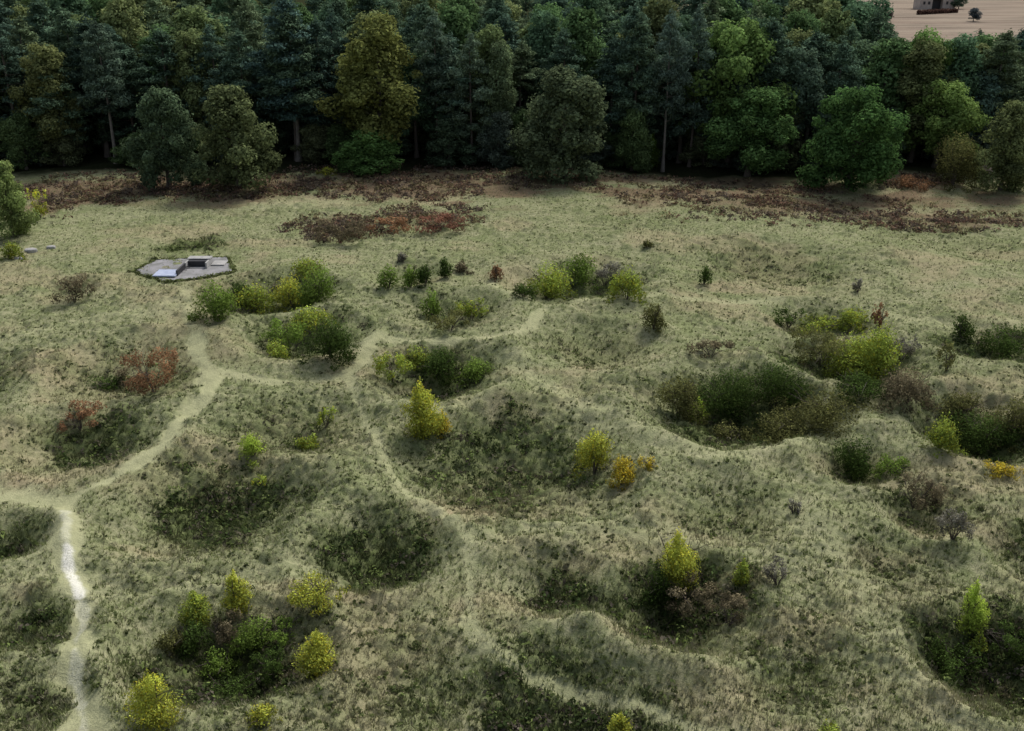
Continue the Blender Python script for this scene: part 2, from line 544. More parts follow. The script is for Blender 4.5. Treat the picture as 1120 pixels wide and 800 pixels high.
def samp_meadow(rg, n):
    d = np.exp(rg.random(n) * math.log(126 / 25.) + math.log(25.))
    x = (rg.random(n) * 2 - 1) * (d * .58 + 5)
    return x, d


def col_meadow(x, y, dark, brown, rg):
    m = len(x)
    g = np.array([[.192, .224, .094]]) * (.8 + .5 * rg.random((m, 1)))
    st = np.array([[.355, .35, .228]]) * (.8 + .4 * rg.random((m, 1)))
    f = (rg.random((m, 1)) < (.42 - .35 * dark + .4 * brown)[:, None])
    c = np.where(f, st, g)
    dk = np.array([[.055, .075, .028]]) * (.6 + .9 * rg.random((m, 1)))
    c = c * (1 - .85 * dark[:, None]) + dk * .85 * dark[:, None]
    br = np.array([[.33, .28, .17]])
    return c * (1 - .55 * brown[:, None]) + br * .55 * brown[:, None]


g1 = tufts('grass', 130000, samp_meadow, .16, 6, .017, col_meadow, 'pale tussocky meadow grass')


# dark low growth (heather, bramble, nettles) filling the hollows
def clumps(name, n, sampler, rad, nl, leaf, cols, label, keep=None, hz=.75):
    """low dome-shaped plants, each a handful of leaf sprays"""
    rg = np.random.default_rng(len(name) + n)
    x, y = sampler(rg, n)
    dark, brown, tr, big = masks(x, y)
    k = rg.random(len(x)) > tr * 1.6
    if keep is not None:
        k &= keep(x, y, dark, brown, rg)
    x, y, dark, brown, big, tr = x[k], y[k], dark[k], brown[k], big[k], tr[k]
    z = base_h(x, y) + tussock(x, y, dark, tr, big) * .7
    m = len(x)
    s_ = rad * (.45 + 1.1 * rg.random(m) ** 2) * (1.35 if keep is None else (.5 + .85 * np.clip(dark * 1.6, 0, 1)))
    tint = cols(x, y, dark, brown, rg)
    d = norm(rg.normal(size=(m, nl, 3)))
    d[..., 2] = np.abs(d[..., 2])
    p = d * s_[:, None, None] * (.6 + .5 * rg.random((m, nl, 1)))
    p[..., 2] *= hz
    p += np.stack([x, y, z], 1)[:, None]
    tt = tint[:, None, :] * (.65 + .7 * rg.random((m, nl, 1))) * (.7 + .45 * d[..., 2:3])
    sz = leaf * (.6 + .8 * rg.random((m, nl))) * (.6 + .4 * s_ / rad)[:, None]
    v, t4 = leaves(p.reshape(-1, 3), (d + rg.normal(size=d.shape) * .5 + [0, 0, .2]).reshape(-1, 3), sz.reshape(-1), tt.reshape(-1, 3), rg, .55)
    o = link(name, mesh_np(name, v, len(v) // 4, 4, LEAF, (('tint', t4),)))
    o['kind'] = 'stuff'
    o['label'] = label
    o['category'] = 'ground cover'
    return o


def keep_dark(x, y, dark, brown, rg):
    n = fbm(x / .9, y / .9, 131, 3)
    return rg.random(len(x)) < (.022 + .13 * rough_area(x, y) + .62 * dark ** 1.3) * sstep(.3, .62, n) * 1.3


def col_dark(x, y, dark, brown, rg):
    m = len(x)
    a = np.array([[.046, .068, .024]]); b = np.array([[.13, .17, .055]]); c = np.array([[.11, .098, .075]])
    r = rg.random((m, 1)) * .7 + .3 * fbm(x / 2, y / 2, 133, 2)[:, None]
    t = np.where(r < .5, a, np.where(r < .68, b, c)) * (.6 + .9 * rg.random((m, 1)))
    o = (1 - np.clip(dark * 1.6, 0, 1))[:, None] * .65
    return t * (1 - o) + o * np.array([[.12, .145, .055]])


clumps('bramble_cover', 100000, samp_meadow, .25, 12, .17, col_dark, 'dark low growth lining the hollows', keep_dark)


# bracken along the forest edge and in patches
BR = []
for (a, b, hw, hh, n) in ((470, 240, 52, 11, 420), (370, 252, 48, 13, 420), (430, 203, 125, 14, 1500), (850, 222, 130, 11, 900), (1040, 236, 90, 8, 500),
                          (60, 222, 60, 14, 700), (620, 195, 60, 6, 120), (250, 213, 70, 6, 400), (1000, 200, 40, 5, 220), (750, 205, 120, 10, 500),
                          (170, 207, 150, 13, 1000), (920, 240, 200, 6, 250)):
    BR.append((a, b, hw, hh, n))


def samp_br(rg, n):
    xs, ys = [], []
    for (a, b, hw, hh, k) in BR:
        r = rg.random(k) ** .7 * 1.35
        t = rg.random(k) * 2 * PI
        x, y = flat(a + hw * r * np.cos(t), b + hh * r * np.sin(t))
        keep = fbm(x / 2, y / 2, 91, 3) > .4
        xs.append(x[keep]); ys.append(y[keep])
    return np.concatenate(xs), np.concatenate(ys)


def col_br(x, y, dark, brown, rg):
    m = len(x)
    v = fbm(x / 5, y / 3, 95, 3)[:, None]
    a = np.array([[.165, .105, .075]]); b = np.array([[.13, .105, .082]]); c = np.array([[.19, .165, .09]])
    r = rg.random((m, 1)) * .5 + v * .6
    return np.where(r < .5, b, np.where(r < .68, a, c)) * (.6 + .8 * rg.random((m, 1)))


clumps('bracken', 1, samp_br, .42, 12, .26, col_br, 'red brown dying bracken along the forest edge', None, .7)


# ------------------------------------------------------------------ shrubs
def lobes_cloud(rg, lobes, n, leaf, tcol, jitter=.35, up=.25, shell=.45):
    """lobes: list of (centre, radii). leaves sit through each lobe's outer shell, facing outwards"""
    vol = np.array([np.prod(r) ** .67 for c, r in lobes])
    pick = rg.choice(len(lobes), n, p=vol / vol.sum())
    cen = np.array([c for c, r in lobes])[pick]
    rad = np.array([r for c, r in lobes])[pick]
    dr = norm(rg.normal(size=(n, 3)))
    rr = 1 - shell * rg.random(n) ** 1.3
    # ragged shell: lumps on each lobe
    lump = 1 + .3 * rg.random(n) ** 5 + .3 * np.sin(dr[:, 0] * 5 + pick) * np.sin(dr[:, 1] * 6 + pick * 2.1) * np.sin(dr[:, 2] * 5 + pick * .7)
    p = cen + dr * rad * (rr * lump)[:, None]
    nr = dr / rad * rad.mean(1, keepdims=True) + rg.normal(size=(n, 3)) * jitter + np.array([[0, 0, up]])
    lt = np.array([.72 + .56 * rg.random() for _ in lobes])[pick]
    tint = tcol * (lt * (.7 + .6 * rg.random(n)))[:, None]
    sz = leaf * (.6 + .8 * rg.random(n))
    return p, nr, sz, tint


def stems_mesh(rg, h, r, n, thick):
    paths = []
    for i in range(n):
        a = rg.random() * 2 * PI
        rr = r * (.25 + .6 * rg.random())
        top = np.array([math.cos(a) * rr, math.sin(a) * rr, h * (.5 + .4 * rg.random())])
        t = np.linspace(0, 1, 5)[:, None]
        p = np.array([[math.cos(a) * .06, math.sin(a) * .06, -.15]]) * (1 - t) + top * t + rg.normal(size=(5, 3)) * h * .025 * t
        p[:, :2] *= (.4 + .6 * t)
        paths.append((p, thick * np.linspace(1, .25, 5)))
        for q in range(2):
            b0 = p[2 + q]
            e = b0 + np.array([rg.normal() * r * .4, rg.normal() * r * .4, h * .22])
            paths.append((np.array([b0, (b0 + e) / 2 + rg.normal(size=3) * .03, e]), thick * np.array([.45, .3, .12])))
    v, idx = tubes(paths, 5)
    return mesh_np('stems', v, len(idx), 4, TWIG, (), True, idx)


PAL = {  # kind colours
    'yel': (.235, .26, .045), 'gold': (.3, .255, .035), 'yg': (.165, .21, .04), 'lime': (.23, .3, .05), 'grn': (.1, .15, .03), 'dgrn': (.05, .08, .02),
    'olive': (.12, .125, .045), 'brown': (.105, .09, .055), 'rust': (.165, .095, .052), 'grey': (.13, .125, .1), 'red': (.15, .075, .052),
}


def shrub(px, py, wpx, hpx, shape, colour, label, cat='shrub', name='shrub', group=None):
    seed = int(px * 13 + py * 7 + wpx)
    rg = np.random.default_rng(seed)
    x, y, z = place(px, py)
    m = mpp(y, z)
    w = wpx * m * (1.36 if (px > 725 and 380 < py < 500) or (180 < px < 325 and py > 695) else 1.2 if py > 480 else 1.12)
    hpx *= 1.15
    ang = math.atan2(CAM_H - z, y)
    h = max(.35, (hpx * m - .25 * w * math.sin(ang)) / math.cos(ang))
    r = w / 2
    t = thing(name, label, cat, (x, y, z), group)
    lobes = []
    if shape == 'column':          # young tree, tear-drop crown on a short stem
        for k in range(11):
            f = k / 10.
            rr = r * (.45 + .75 * math.sin(PI * min(1, f * .8 + .22)) - .38 * f)
            a = rg.random() * 2 * PI
            off = rr * .24
            lobes.append((np.array([math.cos(a) * off, math.sin(a) * off, h * (.12 + .8 * f)]), np.array([rr * .74, rr * .74, h * .14])))
    elif shape == 'round':
        for k in range(10):
            a = rg.random() * 2 * PI; q = r * .62 * math.sqrt(rg.random())
            zz = h * (.2 + .45 * rg.random() * (1 - (q / r) ** 2))
            s = .34 + .2 * rg.random()
            lobes.append((np.array([math.cos(a) * q, math.sin(a) * q, zz]), np.array([r * s, r * s, h * (.24 + .12 * rg.random())])))
        lobes.append((np.array([0, 0, h * .62]), np.array([r * .5, r * .5, h * .34])))
    elif shape == 'low':
        for k in range(12):
            a = rg.random() * 2 * PI; q = r * .75 * math.sqrt(rg.random())
            s = .22 + .18 * rg.random()
            lobes.append((np.array([math.cos(a) * q, math.sin(a) * q, h * (.3 + .25 * rg.random())]), np.array([r * s, r * s, h * (.3 + .2 * rg.random())])))
    else:                          # 'scrub': thin and twiggy
        for k in range(13):
            a = rg.random() * 2 * PI; q = r * .8 * math.sqrt(rg.random())
            s = .14 + .16 * rg.random()
            lobes.append((np.array([math.cos(a) * q, math.sin(a) * q, h * (.25 + .6 * rg.random())]), np.array([r * s, r * s, h * (.1 + .14 * rg.random())])))
    if shape in ('round', 'low'):      # skirts of growth where the bush meets the grass
        for k in range(7):
            a = rg.random() * 2 * PI; q = r * (.6 + .5 * rg.random()); sk = r * (.16 + .16 * rg.random())
            lobes.append((np.array([math.cos(a) * q, math.sin(a) * q, sk * .35]), np.array([sk, sk, sk * .7])))
    leaf = float(np.clip(m * 2.3, .075, .22))
    area = r * h * 6 + r * r * 3
    n = int(np.clip(area / (leaf * leaf) * ({'scrub': .9, 'column': 2.6}.get(shape, 1.8)), 250, 6500))
    c = np.array([PAL[colour]]) * (1.25 if colour in ('dgrn', 'olive') else 1.6)
    p, nr, sz, tint = lobes_cloud(rg, lobes, n, leaf, c, .6, .2, .6)
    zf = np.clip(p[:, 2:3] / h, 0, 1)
    tint = tint * (.62 + .7 * zf)  # shade painted into the leaf tint: dark at the foot, lighter on top
    if colour in ('yel', 'yg', 'gold'):   # a few leaves already turned
        turn = rg.random((n, 1)) < .16
        tint = np.where(turn, tint * np.array([[1.25, 1.0, .6]]), tint)
    p[:, 2] = np.maximum(p[:, 2], .02)
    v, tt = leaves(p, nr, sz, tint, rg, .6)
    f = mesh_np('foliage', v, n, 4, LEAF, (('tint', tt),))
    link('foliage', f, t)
    st = stems_mesh(rg, h, r, 3 if shape == 'column' else 7, .035 if shape != 'column' else .05)
    link('stems', st, t)
    return t


S = [
    # bottom-left pit
    (172, 795, 54, 58, 'column', 'yel', 'fat yellow green sapling at the bottom edge, right of the chalk path', 'sapling'),
    (260, 670, 29, 44, 'column', 'yel', 'slim bright yellow sapling standing alone on the back rim of the bottom left pit', 'sapling'),
    (217, 684, 32, 38, 'column', 'yg', 'yellow green sapling just left of the slim yellow one behind the bottom left pit', 'sapling'),
    (350, 735, 44, 44, 'column', 'yel', 'yellow green sapling on the right rim of the bottom left pit', 'sapling'),
    (288, 791, 28, 22, 'round', 'yel', 'small yellow bush on the near rim of the bottom left pit', 'shrub'),
    (345, 654, 50, 24, 'low', 'yel', 'low spreading yellow shrub between the two dark slopes and the bottom left pit', 'shrub'),
    (190, 712, 28, 28, 'round', 'olive', 'dull yellowish bush at the left end of the bottom left pit', 'shrub'),
    (239, 738, 36, 30, 'round', 'grn', 'mid green bush on the floor of the bottom left pit', 'shrub'),
    (277, 712, 38, 36, 'round', 'grn', 'green bush below the slim yellow sapling in the bottom left pit', 'shrub'),
    (215, 716, 36, 36, 'round', 'dgrn', 'dark green bush on the left slope of the bottom left pit', 'shrub'),
    (298, 745, 42, 36, 'scrub', 'dgrn', 'dark twiggy bush on the right slope of the bottom left pit', 'shrub'),
    (250, 768, 66, 30, 'round', 'dgrn', 'broad dark bush, the lowest inside the bottom left pit', 'shrub'),
    (310, 702, 36, 26, 'scrub', 'grn', 'thin green bush near the top right of the bottom left pit', 'shrub'),
    (248, 705, 34, 34, 'scrub', 'brown', 'bare brownish bush under the back rim of the bottom left pit', 'shrub'),
    # the long hollow in the middle
    (462, 480, 44, 60, 'column', 'yel', 'tall yellow green bush at the left end of the long central hollow', 'sapling'),
    (484, 476, 22, 26, 'round', 'gold', 'small golden bush touching the right side of the tall yellow green one', 'shrub'),
    (650, 520, 44, 50, 'round', 'yel', 'yellow green bush at the right end of the long central hollow', 'shrub'),
    (678, 531, 30, 34, 'round', 'gold', 'bright golden bush right of the yellow green one by the central hollow', 'shrub'),
    (708, 511, 18, 12, 'low', 'gold', 'tiny golden tuft on open grass right of the golden bush', 'shrub'),
    # shallow pit left of centre
    (275, 502, 30, 30, 'round', 'lime', 'small lime green bush casting shade in the shallow left centre pit', 'shrub'),
    (357, 470, 24, 24, 'scrub', 'yg', 'thin yellow green bush on the far slope of the shallow left centre pit', 'shrub'),
    (338, 491, 26, 18, 'low', 'yg', 'low yellow green bush on the floor of the shallow left centre pit', 'shrub'),
    (288, 536, 22, 18, 'scrub', 'yg', 'small thin yellow green bush above the dark slope, below the lime bush', 'shrub'),
    # pit with mixed bushes above the tall yellow green one
    (430, 420, 42, 36, 'scrub', 'yg', 'yellow green bush in the pit behind the tall yellow green bush, leftmost there', 'shrub'),
    (484, 414, 52, 36, 'round', 'dgrn', 'dark green bush in the middle of the pit behind the tall yellow green bush', 'shrub'),
    (520, 415, 38, 26, 'round', 'grn', 'green bush at the right side of the pit behind the tall yellow green bush', 'shrub'),
    (455, 399, 34, 22, 'round', 'yg', 'small bush at the back of the pit behind the tall yellow green bush', 'shrub'),
    # bushes below the concrete cap
    (318, 388, 56, 40, 'scrub', 'grn', 'wide thin green bush in the lower of the two bushy pits right of the track', 'shrub'),
    (362, 392, 56, 46, 'round', 'dgrn', 'dark green bush, largest in the lower bushy pit right of the track', 'shrub'),
    (302, 392, 32, 18, 'low', 'yg', 'low pale green bush at the near left edge of the lower bushy pit', 'shrub'),
    (340, 358, 46, 24, 'round', 'yg', 'yellow green bush at the back of the lower bushy pit', 'shrub'),
    (236, 346, 46, 40, 'round', 'grn', 'rounded green bush just below the right end of the concrete cap', 'shrub'),
    (282, 340, 52, 32, 'round', 'yg', 'yellow green bush second from left in the bushy row below the cap', 'shrub'),
    (320, 337, 38, 36, 'round', 'yel', 'yellow tinged bush in the middle of the bushy row below the cap', 'shrub'),
    (348, 332, 48, 44, 'round', 'grn', 'green bush at the right end of the bushy row below the cap', 'shrub'),
    (336, 304, 44, 24, 'round', 'yg', 'pale green bush set behind the right end of the bushy row', 'shrub'),
    (262, 330, 30, 20, 'low', 'dgrn', 'low dark bush behind the gap in the bushy row below the cap', 'shrub'),
    # small row
    (425, 316, 22, 26, 'round', 'grn', 'small green bush at the left end of the short row of little bushes', 'shrub'),
    (449, 315, 20, 24, 'round', 'grn', 'small green bush second from left in the short row of little bushes', 'shrub'),
    (465, 313, 20, 25, 'round', 'dgrn', 'small darker bush third from left in the short row of little bushes', 'shrub'),
    (487, 304, 16, 22, 'column', 'dgrn', 'narrow dark bush fourth from left in the short row of little bushes', 'shrub'),
    (506, 299, 20, 14, 'round', 'brown', 'brown bush at the right end of the short row of little bushes', 'shrub'),
    (440, 286, 11, 11, 'round', 'grey', 'tiny dark grey bush on the grass above the short row of little bushes', 'shrub'),
    (543, 306, 15, 18, 'round', 'rust', 'small rusty bush left of the ringed pit with three bushes', 'shrub'),
    # pit below the row
    (473, 347, 24, 30, 'round', 'grn', 'green bush on the left of the small pit below the short row', 'shrub'),
    (516, 350, 42, 24, 'scrub', 'yg', 'thin pale bush on the right of the small pit below the short row', 'shrub'),
    (492, 362, 46, 22, 'scrub', 'olive', 'olive low bush on the floor of the small pit below the short row', 'shrub'),
    # ringed pit
    (598, 327, 48, 40, 'round', 'yg', 'yellow green bush on the left side of the ringed pit', 'shrub'),
    (637, 311, 38, 36, 'round', 'grn', 'green bush at the back of the ringed pit', 'shrub'),
    (686, 328, 42, 36, 'round', 'yg', 'yellow green bush on the right side of the ringed pit', 'shrub'),
    (661, 314, 36, 24, 'scrub', 'grey', 'greyish thin bush between the back and right bushes of the ringed pit', 'shrub'),
    (574, 325, 28, 16, 'low', 'dgrn', 'low dark bush at the far left end of the ringed pit', 'shrub'),
    (770, 312, 16, 22, 'round', 'dgrn', 'small lone dark bush on the grass right of the ringed pit', 'shrub'),
    (715, 361, 27, 32, 'round', 'olive', 'dark olive bush below and right of the ringed pit', 'shrub'),
    (708, 271, 11, 9, 'round', 'olive', 'tiny lone bush on open grass behind the ringed pit', 'shrub'),
    (777, 391, 40, 22, 'scrub', 'brown', 'brown thin bush behind the big dark pit on the right', 'shrub'),
    (938, 320, 12, 14, 'scrub', 'grey', 'tiny grey bush on the grass above the right hand pits', 'shrub'),
    # the big dark pit on the right
    (742, 457, 44, 46, 'round', 'olive', 'olive bush at the left end of the big dark right hand pit', 'shrub'),
    (795, 452, 70, 54, 'round', 'dgrn', 'broad dark green bush filling the left half of the big dark pit', 'shrub'),
    (846, 446, 58, 54, 'round', 'dgrn', 'dark bush right of the broad one in the big dark pit', 'shrub'),
    (762, 462, 20, 26, 'column', 'lime', 'small bright green bush at the near left edge of the big dark pit', 'shrub'),
    (866, 478, 62, 32, 'round', 'olive', 'olive bush on the near right rim of the big dark pit', 'shrub'),
    (800, 486, 40, 24, 'low', 'olive', 'low olive bush on the near rim of the big dark pit', 'shrub'),
    (905, 458, 76, 40, 'round', 'olive', 'wide brownish olive bush between the big dark pit and the bright thicket', 'shrub'),
    (904, 463, 10, 18, 'column', 'yel', 'tiny yellow sapling in front of the wide brownish olive bush', 'sapling'),
    # bright thicket
    (896, 402, 54, 38, 'scrub', 'olive', 'olive thin bush at the left of the bright thicket', 'shrub'),
    (930, 410, 56, 46, 'round', 'yg', 'bright yellow green bush in the middle of the bright thicket', 'shrub'),
    (960, 413, 48, 58, 'round', 'yg', 'tallest bright green bush at the right of the bright thicket', 'shrub'),
    (940, 428, 48, 22, 'round', 'dgrn', 'very dark bush at the foot of the bright thicket', 'shrub'),
    (992, 442, 52, 40, 'round', 'brown', 'rounded tan brown bush right of the bright thicket', 'shrub'),
    (900, 361, 54, 18, 'low', 'yg', 'low bright green bush at the back left of the bright thicket', 'shrub'),
    (940, 357, 42, 20, 'low', 'yg', 'low bright green bush beside the rusty one behind the bright thicket', 'shrub'),
    (961, 360, 20, 28, 'scrub', 'rust', 'thin rusty bush standing behind the bright thicket', 'shrub'),
    (862, 359, 34, 20, 'scrub', 'dgrn', 'dark thin bush at the far left behind the bright thicket', 'shrub'),
    (985, 395, 30, 28, 'scrub', 'grey', 'grey bare bush right of the tallest bright green one', 'shrub'),
    # right edge
    (1028, 491, 32, 38, 'round', 'yg', 'yellow green bush at the left of the dark pit by the right edge', 'shrub'),
    (1072, 490, 70, 44, 'round', 'dgrn', 'large very dark bush in the pit by the right edge', 'shrub'),
    (1052, 454, 54, 28, 'round', 'olive', 'olive bush on the far rim of the pit by the right edge', 'shrub'),
    (1108, 482, 44, 50, 'round', 'olive', 'olive bush cut by the right edge beside the very dark bush', 'shrub'),
    (1094, 517, 34, 14, 'low', 'gold', 'low golden bush on the near rim of the pit by the right edge', 'shrub'),
    (936, 522, 46, 46, 'round', 'dgrn', 'dark round bush alone in the small pit below the bright thicket', 'shrub'),
    (975, 518, 34, 20, 'low', 'grn', 'low green bush right of the dark round one in the small pit', 'shrub'),
    (1000, 560, 54, 44, 'scrub', 'brown', 'brown bare thicket on the slope below the dark round bush', 'shrub'),
    (1042, 590, 40, 34, 'scrub', 'grey', 'greyish bare bush below and right of the brown bare thicket', 'shrub'),
    (1050, 372, 28, 30, 'round', 'dgrn', 'dark bush at the left of the green pit near the right edge', 'shrub'),
    (1098, 384, 58, 28, 'low', 'dgrn', 'wide low dark green bush in the pit near the right edge', 'shrub'),
    (1034, 408, 20, 30, 'scrub', 'olive', 'small thin olive bush above the pit by the right edge', 'shrub'),
    (868, 562, 18, 14, 'scrub', 'grey', 'tiny grey bush alone on grass in the right half', 'shrub'),
    # pit with the sapling, lower centre
    (738, 642, 42, 58, 'column', 'yel', 'bright yellow green sapling rising from the dark lower centre pit', 'sapling'),
    (716, 660, 38, 40, 'round', 'dgrn', 'very dark bush at the left foot of the lower centre sapling', 'shrub'),
    (752, 664, 56, 36, 'scrub', 'brown', 'brown twiggy bush at the right foot of the lower centre sapling', 'shrub'),
    (810, 642, 17, 30, 'column', 'yg', 'tiny yellow sapling on the grass right of the lower centre pit', 'sapling'),
    (796, 684, 50, 34, 'scrub', 'brown', 'brown bare bush at the right end of the lower centre pit', 'shrub'),
    (850, 640, 30, 26, 'scrub', 'grey', 'grey bare bush on the grass right of the tiny yellow sapling', 'shrub'),
    # bottom right
    (1058, 692, 28, 52, 'column', 'lime', 'bright green sapling on a thin dark stem in the bottom right pit', 'sapling'),
    (1068, 718, 16, 26, 'column', 'yg', 'small pale sapling below the bright green one at bottom right', 'sapling'),
    (678, 806, 26, 26, 'column', 'yel', 'yellow bush cut by the bottom edge right of centre', 'shrub'),
    (905, 808, 26, 22, 'round', 'yg', 'yellow green bush cut by the bottom edge toward the right', 'shrub'),
    (1040, 740, 60, 40, 'low', 'dgrn', 'dark low bush on the left slope of the bottom right pit', 'shrub'),
    (1098, 715, 50, 34, 'scrub', 'dgrn', 'dark thin bush at the back right of the bottom right pit', 'shrub'),
    # left edge and forest edge
    (12, 284, 26, 20, 'round', 'yg', 'small yellow green bush at the foot of the tree on the left edge', 'shrub'),
    (44, 240, 22, 30, 'scrub', 'yel', 'yellowish thin bush right of the tree on the left edge', 'shrub'),
    (115, 424, 48, 14, 'low', 'dgrn', 'low dark green bush left of the big rusty bracken clump', 'shrub'),
    (358, 192, 22, 9, 'low', 'yel', 'low yellow bush at the forest edge left of the autumn tinted tree', 'shrub'),
    (712, 182, 20, 32, 'column', 'grn', 'small green conifer at the forest edge below the bare pine trunks', 'shrub'),
    (865, 172, 18, 24, 'scrub', 'red', 'small reddish bush at the forest edge left of the big round oak', 'shrub'),
    (495, 178, 22, 30, 'column', 'dgrn', 'small dark bush between the pale pine trunks at the forest edge', 'shrub'),
    (1042, 204, 56, 56, 'round', 'olive', 'dull olive bush at the forest edge right of the big round oak', 'shrub'),
    (1000, 204, 40, 12, 'low', 'rust', 'low orange brown clump in front of the trees right of the big oak', 'shrub'),
]
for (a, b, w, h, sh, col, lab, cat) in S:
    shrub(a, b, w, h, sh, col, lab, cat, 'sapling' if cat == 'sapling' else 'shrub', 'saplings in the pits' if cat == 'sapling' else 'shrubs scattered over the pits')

BRK = [
    (170, 432, 66, 46, 'scrub', 'rust', 'big rusty bracken clump left of the track bend'),
    (150, 422, 40, 24, 'scrub', 'brown', 'brown bracken fringe left of the big rusty clump'),
    (88, 470, 50, 28, 'scrub', 'rust', 'rusty bracken clump on the far rim of the left pit'),
    (82, 331, 46, 30, 'scrub', 'brown', 'dull brown bracken clump left of the concrete cap'),
    (478, 254, 62, 22, 'scrub', 'red', 'red bracken clump on the open grass below the forest edge'),
    (430, 256, 52, 18, 'scrub', 'rust', 'rusty bracken clump left of the red one'),
    (372, 264, 66, 28, 'scrub', 'brown', 'dark brown bracken clump at the left of the red ones'),
]
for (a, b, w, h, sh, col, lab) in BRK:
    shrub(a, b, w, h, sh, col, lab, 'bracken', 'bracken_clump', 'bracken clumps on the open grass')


# ------------------------------------------------------------------ trees
def trunk_mesh(rg, h, r0, crown_from, spread, mat, bare=False):
    t = np.linspace(0, 1, 9)
    bend = rg.normal(size=2) * h * .012
    p = np.stack([np.sin(t * 3) * bend[0], np.sin(t * 2.4) * bend[1], -.3 + t * h * .95], 1)
    paths = [(p, r0 * (1 - .85 * t) * (1 + .6 * np.exp(-t * 25)))]
    for k in range(14):
        f = crown_from + (.93 - crown_from) * (k + rg.random()) / 14
        b0 = np.array([np.interp(f, t, p[:, 0]), np.interp(f, t, p[:, 1]), f * h * .95])
        a = rg.random() * 2 * PI
        L = spread * (1.05 - .75 * (f - crown_from) / (1 - crown_from)) * (.6 + .4 * rg.random())
        s = np.linspace(0, 1, 5)[:, None]
        e = np.array([[math.cos(a), math.sin(a), 0]])
        q = b0 + e * L * s + np.array([[0, 0, 1]]) * (L * (.15 if bare else .45) * s ** 1.4) + rg.normal(size=(5, 3)) * L * .03 * s
        paths.append((q, r0 * .32 * (1 - f * .5) * np.linspace(1, .15, 5)))
    v, idx = tubes(paths, 7)
    return mesh_np('trunk', v, len(idx), 4, mat, (), True, idx)


def crown_broad(rg, h, r, low, n, leaf, top_tint=1.0, cone=.0):
    lobes = []
    hh = h - low
    for k in range(64):
        f = (k + rg.random()) / 64
        prof = math.sqrt(max(.02, 1 - (2 * f - .78) ** 2 / 1.62)) * (1 - cone * f)
        a = rg.random() * 2 * PI
        q = r * prof * (.3 + .68 * rg.random())
        s = r * (.13 + .24 * rg.random() ** 1.5) * (1 - .2 * f)
        zz = low + hh * (.06 + .84 * f)
        lobes.append((np.array([math.cos(a) * q, math.sin(a) * q, zz]), np.array([s, s, s * (.75 + .25 * rg.random())])))
    lobes.append((np.array([0, 0, low + hh * .5]), np.array([r * .5, r * .5, hh * .36])))
    p, nr, sz, tint = lobes_cloud(rg, lobes, n, leaf, np.ones((1, 3)), .45, .3, .4)
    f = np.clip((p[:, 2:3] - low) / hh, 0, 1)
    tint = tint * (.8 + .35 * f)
    return leaves(p, nr, sz, tint, rg, .65)


def crown_pine(rg, h, r, low, n, leaf):
    lobes = []
    hh = h - low
    N_ = 44
    for k in range(N_):
        f = (k + rg.random()) / N_
        prof = (1 - f ** 1.5) ** .8 * (.6 + .55 * min(1, f * 4)) + .08
        a = k * 2.4 + rg.random()
        q = r * prof * (.35 + .6 * rg.random())
        s = r * (.17 + .16 * rg.random()) * (.55 + .6 * prof)
        lobes.append((np.array([math.cos(a) * q, math.sin(a) * q, low + hh * (.02 + .9 * f) + q * .12]), np.array([s * 1.15, s * 1.15, s * .62])))
    lobes.append((np.array([0, 0, low + hh * .9]), np.array([r * .16, r * .16, hh * .1])))
    p, nr, sz, tint = lobes_cloud(rg, lobes, n, leaf, np.ones((1, 3)), .7, .45, .75)
    return leaves(p, nr, sz, tint, rg, .34, .1)


TREE_GAIN = 2.35
# unit-built variants (metres), scaled per tree
VAR = {}


def make_variant(kind, i):
    rg = np.random.default_rng(900 + i * 37 + len(kind) * 1000)
    if kind == 'pine':
        h, r = 20., 3.5
        lw = h * ((.3 if i in (1, 3) else .17) + .08 * rg.random())
        v, tt = crown_pine(rg, h, r, lw, 11000, .42)
        tk = trunk_mesh(rg, h, .24, .32, r * .8, PALEBARK if i in (1, 3) else BARK, True)
        m = NEEDLE
    elif kind == 'broad':
        h, r = 14., 5.4
        v, tt = crown_broad(rg, h, r, h * .14, 15000, .38)
        tk = trunk_mesh(rg, h, .32, .2, r * .75, BARK)
        m = LEAF
    elif kind == 'tall':
        h, r = 19., 5.
        v, tt = crown_broad(rg, h, r, h * .2, 15000, .4, 1, .3)
        tk = trunk_mesh(rg, h, .3, .25, r * .75, BARK)
        m = LEAF
    elif kind == 'oak':
        h, r = 12., 5.
        v, tt = crown_broad(rg, h, r, .15, 17000, .36, 1, .08)
        tk = trunk_mesh(rg, h, .34, .12, r * .75, BARK)
        m = LEAF
    else:   # 'skirt': foliage to the ground
        h, r = 12., 4.6
        v, tt = crown_broad(rg, h, r, h * .015, 15000, .34, 1, .42)
        tk = trunk_mesh(rg, h, .25, .12, r * .7, BARK)
        m = LEAF
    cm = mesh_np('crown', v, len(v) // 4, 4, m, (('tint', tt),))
    VAR.setdefault(kind, []).append((cm, tk, h, r))


for k, n in (('pine', 6), ('broad', 5), ('tall', 5), ('skirt', 4), ('oak', 2)):
    for i in range(n):
        make_variant(k, i)


